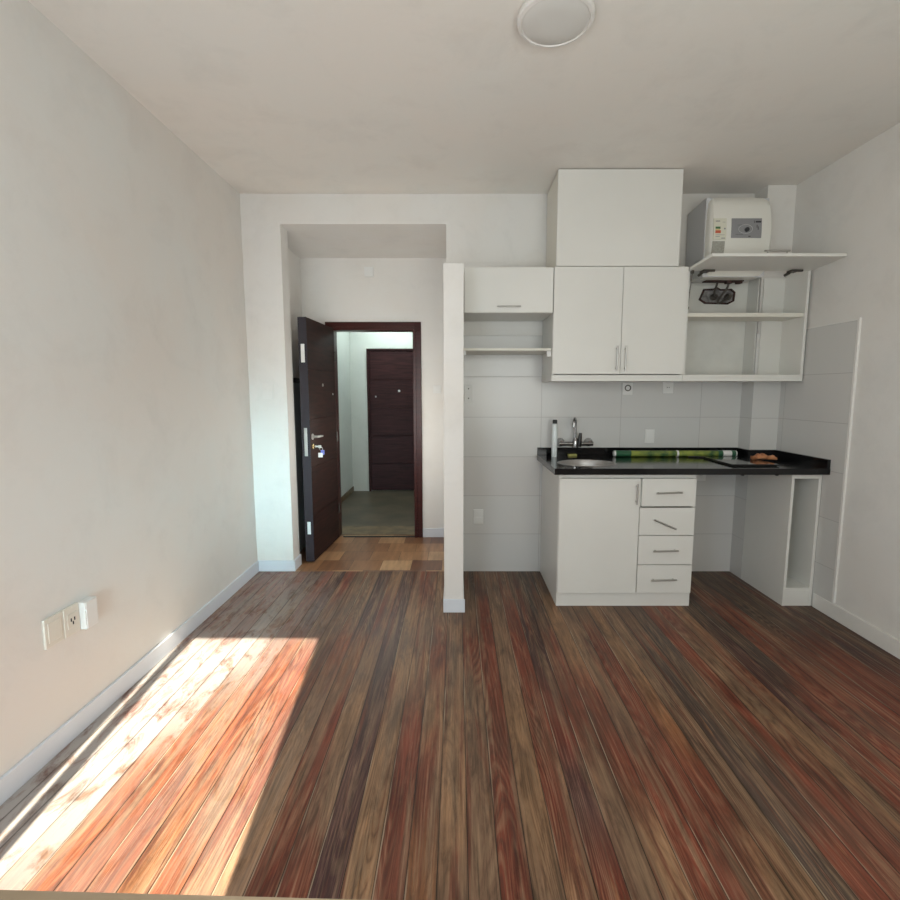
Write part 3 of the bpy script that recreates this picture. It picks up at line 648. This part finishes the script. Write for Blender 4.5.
def onface(x0, x1, z0, z1, t=0.0012):
    def f(bm):
        za, zb = front_y(z0)-0.0067, front_y(z1)-0.0067; n = 8
        for j in range(n):
            u, v = z0+(z1-z0)*j/n, z0+(z1-z0)*(j+1)/n
            prism(bm, [(front_y(u)-0.0067-t, u), (front_y(v)-0.0067-t, v), (front_y(v)+0.004, v), (front_y(u)+0.004, u)], 'x', x0, x1)
    return f
cp = obj('control_panel', onface(1.826, 2.026, 2.440, 2.566, 0.002), m_grey, wh)
obj('knob', lambda bm: lathe(bm, [(0.002, 0.01), (0.016, 0.01), (0.014, -0.010), (0.002, -0.010)], (1.927, front_y(2.492)-0.008, 2.492), 'y', 20), m_dkmark, cp)
obj('dial_ring', lambda bm: tube(bm, [(1.918+0.046*math.cos(a), front_y(2.492)-0.0105, 2.496+0.028*math.sin(a)) for a in [2*PI*i/24 for i in range(25)]], 0.0011, 6), m_heats, cp)
for q in ((1.950, 1.953, 2.522, 2.538), (1.960, 1.997, 2.525, 2.535), (1.968, 1.972, 2.492, 2.510), (1.976, 1.980, 2.478, 2.500), (1.916, 1.930, 2.434, 2.439), (1.83, 1.88, 2.448, 2.4495), (1.84, 1.87, 2.508, 2.5095)):
    obj('panel_print', onface(q[0]+0.024, q[1]+0.024, q[2]+0.013, q[3]+0.013, 0.0028), m_dkmark, cp)
es = obj('energy_label', onface(1.708, 1.792, 2.430, 2.566), m_paper, wh); es['label'] = 'energy rating sticker'
obj('green_band', onface(1.719, 1.752, 2.498, 2.512, 0.002), m_green, es)
obj('red_band', onface(1.719, 1.755, 2.470, 2.488, 0.002), m_red, es)
obj('yellow_band', onface(1.719, 1.748, 2.489, 2.497, 0.002), m_yel, es)
for q in ((1.719, 1.748, 2.545, 2.551), (1.776, 1.786, 2.494, 2.504), (1.722, 1.75, 2.447, 2.450), (1.76, 1.785, 2.436, 2.441), (1.765, 1.785, 2.54, 2.542), (1.722, 1.782, 2.458, 2.460)):
    obj('label_print', onface(*q, 0.002), m_grey, es)
obj('info_label', onface(1.708, 1.788, 2.335, 2.420), m_paper2, wh)['label'] = 'grey printed sticker'
def hose(bm, pts):
    P_ = [Vector(p) for p in pts]; out = []
    for i in range(len(P_)-1):
        p0, p1, p2, p3 = P_[max(i-1, 0)], P_[i], P_[i+1], P_[min(i+2, len(P_)-1)]
        for s in range(8):
            t = s/8; out.append(0.5*((2*p1)+(p2-p0)*t+(2*p0-5*p1+4*p2-p3)*t*t+(3*p1-p0-3*p2+p3)*t**3))
    out.append(P_[-1]); tube(bm, out, 0.0075, 10)
obj('hose', lambda bm: hose(bm, [(1.860, 3.63, 2.206), (1.862, 3.65, 2.18), (1.880, 3.71, 2.14), (1.905, 3.735, 2.120)]), m_dsteel, wh, smooth=True)
obj('hose', lambda bm: hose(bm, [(1.935, 3.63, 2.206), (1.938, 3.65, 2.16), (1.905, 3.70, 2.085), (1.925, 3.725, 2.07), (1.96, 3.73, 2.085), (2.008, 3.735, 2.118)]), m_dsteel, wh, smooth=True)
obj('bottom_fitting', BB((1.76, 2.03, 3.60, 3.66, 2.198, 2.206, 0.002), (1.91, 1.95, 3.60, 3.64, 2.184, 2.199, 0.003), (1.985, 2.02, 3.60, 3.64, 2.184, 2.199, 0.003)), m_rust, wh)['label'] = 'rusty fittings under the tank'
for x in (1.905, 2.010):
    obj('valve', lambda bm, x=x: lathe(bm, [(0.003, 0), (0.024, 0), (0.024, -0.012), (0.015, -0.02), (0.013, -0.045), (0.003, -0.045)], (x, 3.778, 2.120), 'y', 18), m_dsteel, wh, smooth=True)
obj('mounting_bracket', BB((1.80, 1.97, 3.70, 3.788, 2.709, 2.721, 0.002), (1.82, 1.86, 3.74, 3.788, 2.721, 2.755, 0.002)), m_dsteel, wh)

# ------------------------------------------------------------------ small things on the worktop
ZT = 0.9376
bt = thing('dish_soap_bottle', 'tall thin white bottle with black cap at the left end of the worktop', 'bottle', (0.727, 3.66, ZT))
obj('body', lambda bm: lathe(bm, [(0.003, 0), (0.019, 0), (0.0205, 0.006), (0.0195, 0.235), (0.018, 0.245), (0.012, 0.25), (0.003, 0.25)], (0.727, 3.66, ZT), seg=24), m_bottle, bt, smooth=True)
obj('cap', lambda bm: lathe(bm, [(0.003, 0), (0.017, 0), (0.017, 0.022), (0.013, 0.028), (0.003, 0.028)], (0.727, 3.66, ZT+0.25), seg=24), m_black, bt, smooth=True)
single('dish_sponge', 'small yellow green sponge lying behind the sink bowl', 'sponge', (0.872, 3.72, ZT), lambda bm: bx(bm, 0.845, 0.912, 3.715, 3.745, ZT, ZT+0.013, 0.004), m_sponge)
tu = thing('packaged_tube', 'long green and yellow tube lying against the worktop back edge', 'tube', (1.64, 3.715, ZT))
TZ, TY, TR = ZT+0.0245, 3.665, 0.0235
obj('middle_sleeve', lambda bm: cyl(bm, (1.30, TY, TZ), (1.95, TY, TZ), TR*0.97), m_tubey, tu, smooth=True)['label'] = 'yellow green printed film'
obj('end_sleeve', lambda bm: cyl(bm, (1.185, TY, TZ), (1.30, TY, TZ), TR), m_tubeg, tu, smooth=True)['label'] = 'dark green left end'
obj('end_sleeve', lambda bm: cyl(bm, (1.95, TY, TZ), (2.080, TY, TZ), TR), m_tubeg, tu, smooth=True)['label'] = 'dark green right end'
obj('end_cap', lambda bm: lathe(bm, [(0.003, -0.012), (TR*0.9, -0.012), (TR*1.0, 0), (0.003, 0)], (1.185, TY, TZ), 'x', 20), m_plas, tu, smooth=True)
obj('end_cap', lambda bm: lathe(bm, [(0.003, 0.010), (TR*0.9, 0.010), (TR*1.0, 0), (0.003, 0)], (2.080, TY, TZ), 'x', 20), m_plas, tu, smooth=True)
obj('clip', lambda bm: lathe(bm, [(TR*0.9, 0.0), (TR*1.02, 0.0), (TR*1.02, 0.015), (TR*0.9, 0.015)], (1.64, TY, TZ), 'x', 20), m_plas, tu, smooth=True)
obj('label_band', lambda bm: cyl(bm, (1.985, TY, TZ), (2.05, TY, TZ), TR*1.01), m_plas, tu, smooth=True)
hb = thing('glass_hob', 'flat black glass cooking hob on the right half of the worktop', 'hob', (1.95, 3.36, ZT))
obj('glass_plate', B(1.800, 2.105, 3.185, 3.570, ZT+0.006, ZT+0.013, 0.002), m_glassb, hb)
obj('casing', B(1.810, 2.095, 3.195, 3.560, ZT, ZT+0.006), m_black, hb)
obj('cord', lambda bm: tube(bm, [(1.86, 3.562, ZT+0.006), (1.84, 3.60, ZT+0.006), (1.79, 3.615, ZT+0.005), (1.76, 3.625, ZT+0.006), (1.72, 3.63, ZT+0.005)], 0.005, 8), m_black, hb, smooth=True)
def cloth(bm):
    n, m = 26, 14
    V = []
    for i in range(n+1):
        s = i/n; cx = 2.058+0.160*s+0.0; w_ = 0.016+0.022*math.sin(PI*min(1, s*1.15+0.05)) + 0.006*math.sin(s*17)
        h = 0.016+0.012*math.sin(PI*s)+0.004*math.sin(s*23+1)
        yy = 3.41+0.02*math.sin(s*4.2); 
        ring = []
        for k in range(m):
            a = 2*PI*k/m; rr = 1+0.12*math.sin(3*a+s*9)
            ring.append(bm.verts.new((cx, yy+w_*rr*math.cos(a), ZT+0.0135+h*(1+math.sin(a))*rr*0.66)))
        V.append(ring)
    for a, b in zip(V, V[1:]):
        for k in range(m): bm.faces.new((a[k], a[(k+1) % m], b[(k+1) % m], b[k]))
    bm.faces.new(V[0][::-1]); bm.faces.new(V[-1])
single('crumpled_cloth', 'crumpled orange brown leather cloth lying across the black hob', 'cloth', (2.09, 3.44, ZT+0.0135), cloth, m_tan, smooth=True)

# ------------------------------------------------------------------ plates, sockets, lamp
def wall_plate(name, label, cat, c, w_, h_, face='y', kind='socket', t=0.009, m=m_plas, group=None):
    """face 'y': faces -y on a wall at y=c[1]; face 'x': faces +x at x=c[0]"""
    o = thing(name, label, cat, c, group)
    x, y, z = c
    if face == 'y': obj('plate', B(x-w_/2, x+w_/2, y-t, y, z-h_/2, z+h_/2, 0.003), m, o)
    else: obj('plate', B(x, x+t, y-w_/2, y+w_/2, z-h_/2, z+h_/2, 0.003), m, o)
    return o
def round_socket(o, x, y, z, r=0.021):
    obj('socket_well', lambda bm: lathe(bm, [(r, -0.009), (r, -0.013), (r*0.85, -0.013), (r*0.82, -0.0095), (0.002, -0.0095)], (x, y, z), 'y', 24), m_plas, o, smooth=True)
    obj('pin_hole', BB((x-0.009, x-0.005, y-0.0105, y-0.0093, z-0.003, z+0.003)), m_black, o)
    obj('pin_hole', BB((x+0.005, x+0.009, y-0.0105, y-0.0093, z-0.003, z+0.003)), m_black, o)
YT = 3.7895
s1 = wall_plate('power_socket', 'white wall socket with round black well under the two door cabinet', 'socket', (1.300, YT, 1.444), 0.076, 0.092, group='kitchen wall sockets')
obj('socket_well', lambda bm: lathe(bm, [(0.024, -0.009), (0.024, -0.014), (0.019, -0.014), (0.018, -0.0095), (0.002, -0.0095)], (1.300, YT, 1.450), 'y', 24), m_dsteel, s1, smooth=True)
obj('socket_insert', lambda bm: lathe(bm, [(0.016, -0.0095), (0.016, -0.0115), (0.002, -0.0115)], (1.300, YT, 1.450), 'y', 24), m_plas, s1, smooth=True)
s2 = wall_plate('power_socket', 'white wall socket just below the open cabinet left corner', 'socket', (1.607, YT, 1.453), 0.080, 0.085, group='kitchen wall sockets')
round_socket(s2, 1.607, YT, 1.455, 0.018)
s3 = wall_plate('light_switch', 'white switch plate low on tiles just above worktop back edge', 'switch', (1.484, YT, 1.082), 0.072, 0.105)
obj('rocker', B(1.466, 1.502, YT-0.012, YT-0.009, 1.055, 1.109, 0.002), m_plas, s3)
s4 = wall_plate('power_socket', 'white socket plate in shadow beneath the worktop', 'socket', (1.895, YT, 0.775), 0.08, 0.08, group='kitchen wall sockets')
round_socket(s4, 1.895, YT, 0.775)
s5 = wall_plate('power_socket', 'white double socket low on the tiles of the empty niche', 'socket', (0.168, YT, 0.448), 0.078, 0.118, group='kitchen wall sockets')
obj('socket_insert', B(0.140, 0.196, YT-0.0115, YT-0.009, 0.452, 0.494, 0.002), m_plas, s5)
obj('socket_insert', B(0.140, 0.196, YT-0.0115, YT-0.009, 0.402, 0.444, 0.002), m_plas, s5)
s6 = wall_plate('mounting_bracket_plate', 'small white bracket plate with two screws on upper niche tiles', 'bracket', (0.086, YT, 1.405), 0.055, 0.13, t=0.004)
for z in (1.372, 1.445): obj('screw', lambda bm, z=z: lathe(bm, [(0.002, 0), (0.005, 0), (0.004, -0.002), (0.002, -0.002)], (0.088, YT-0.004, z), 'y', 10), m_black, s6)
s7 = wall_plate('light_switch', 'small white switch plate on the hall wall right of the entry door', 'switch', (-0.190, 4.729, 1.445), 0.075, 0.075)
obj('rocker', B(-0.208, -0.172, 4.717, 4.720, 1.425, 1.465, 0.002), m_plas, s7)
s8 = wall_plate('alarm_detector', 'small square white box high above the entry door', 'detector', (-0.815, 4.729, 2.525), 0.085, 0.085, t=0.015)
obj('cover', B(-0.835, -0.795, 4.711, 4.7145, 2.505, 2.545, 0.002), m_plas, s8)
s9 = wall_plate('blank_plate', 'painted over blank plate on the pier left of the hall', 'cover plate', (-1.445, 3.799, 1.425), 0.085, 0.12, t=0.004, m=m_wall)
XO = -1.5895
a1 = wall_plate('cable_box', 'plain white blank cover, nearest of the three left wall plates', 'outlet', (XO, 1.838, 0.492), 0.088, 0.118, 'x', t=0.011, m=m_plasw)
obj('inset', B(XO+0.011, XO+0.013, 1.808, 1.868, 0.452, 0.532, 0.002), m_plasw, a1)
a2 = wall_plate('power_socket', 'white socket, middle one of the three left wall plates', 'socket', (XO, 1.925, 0.491), 0.080, 0.120, 'x', t=0.013, m=m_plasw)
obj('socket_insert', B(XO+0.013, XO+0.016, 1.899, 1.951, 0.462, 0.522, 0.002), m_plasw, a2)
for dy, dz in ((-0.009, 0.004), (0.009, 0.004), (0, -0.011)):
    obj('pin_hole', B(XO+0.016, XO+0.0168, 1.925+dy-0.003, 1.925+dy+0.003, 0.492+dz-0.007, 0.492+dz+0.007), m_black, a2)
a3 = wall_plate('junction_box', 'protruding white box, farthest of the three left wall plates', 'outlet', (XO, 2.002, 0.488), 0.068, 0.118, 'x', t=0.036, m=m_plas)
obj('lid', B(XO+0.036, XO+0.039, 1.972, 2.032, 0.432, 0.544, 0.0015), m_plas, a3)
# ceiling lamp
LC = (0.378, 2.072, ZC)
cl2 = thing('ceiling_lamp', 'round flat white surface lamp on the main ceiling', 'ceiling lamp', LC)
obj('rim', lambda bm: lathe(bm, [(0.003, -0.0005), (0.138, -0.0005), (0.146, -0.010), (0.147, -0.022), (0.142, -0.030), (0.131, -0.033), (0.128, -0.028), (0.003, -0.028)], LC, seg=64), m_lampr, cl2, smooth=True)
obj('diffuser', lambda bm: lathe(bm, [(0.003, -0.028), (0.128, -0.028), (0.122, -0.032), (0.06, -0.034), (0.003, -0.034)], LC, seg=64), m_lampd, cl2, smooth=True)
# console table whose far edge cuts the very bottom of the photograph
ct = thing('console_table', 'pale wooden table edge along the bottom of the photo', 'table', (0.0, 0.1, 0))
def top(bm): prism(bm, [(-0.40, 0.3295), (0.36, 0.3095), (0.36, -0.09), (-0.40, -0.09)], 'z', 1.025, 1.05)
obj('tabletop', top, m_tablew, ct)
for x in (-0.37, 0.33):
    for y in (-0.05, 0.26): obj('leg', B(x-0.02, x+0.02, y-0.02, y+0.02, 0.0, 1.025, 0.003), m_tablew, ct)
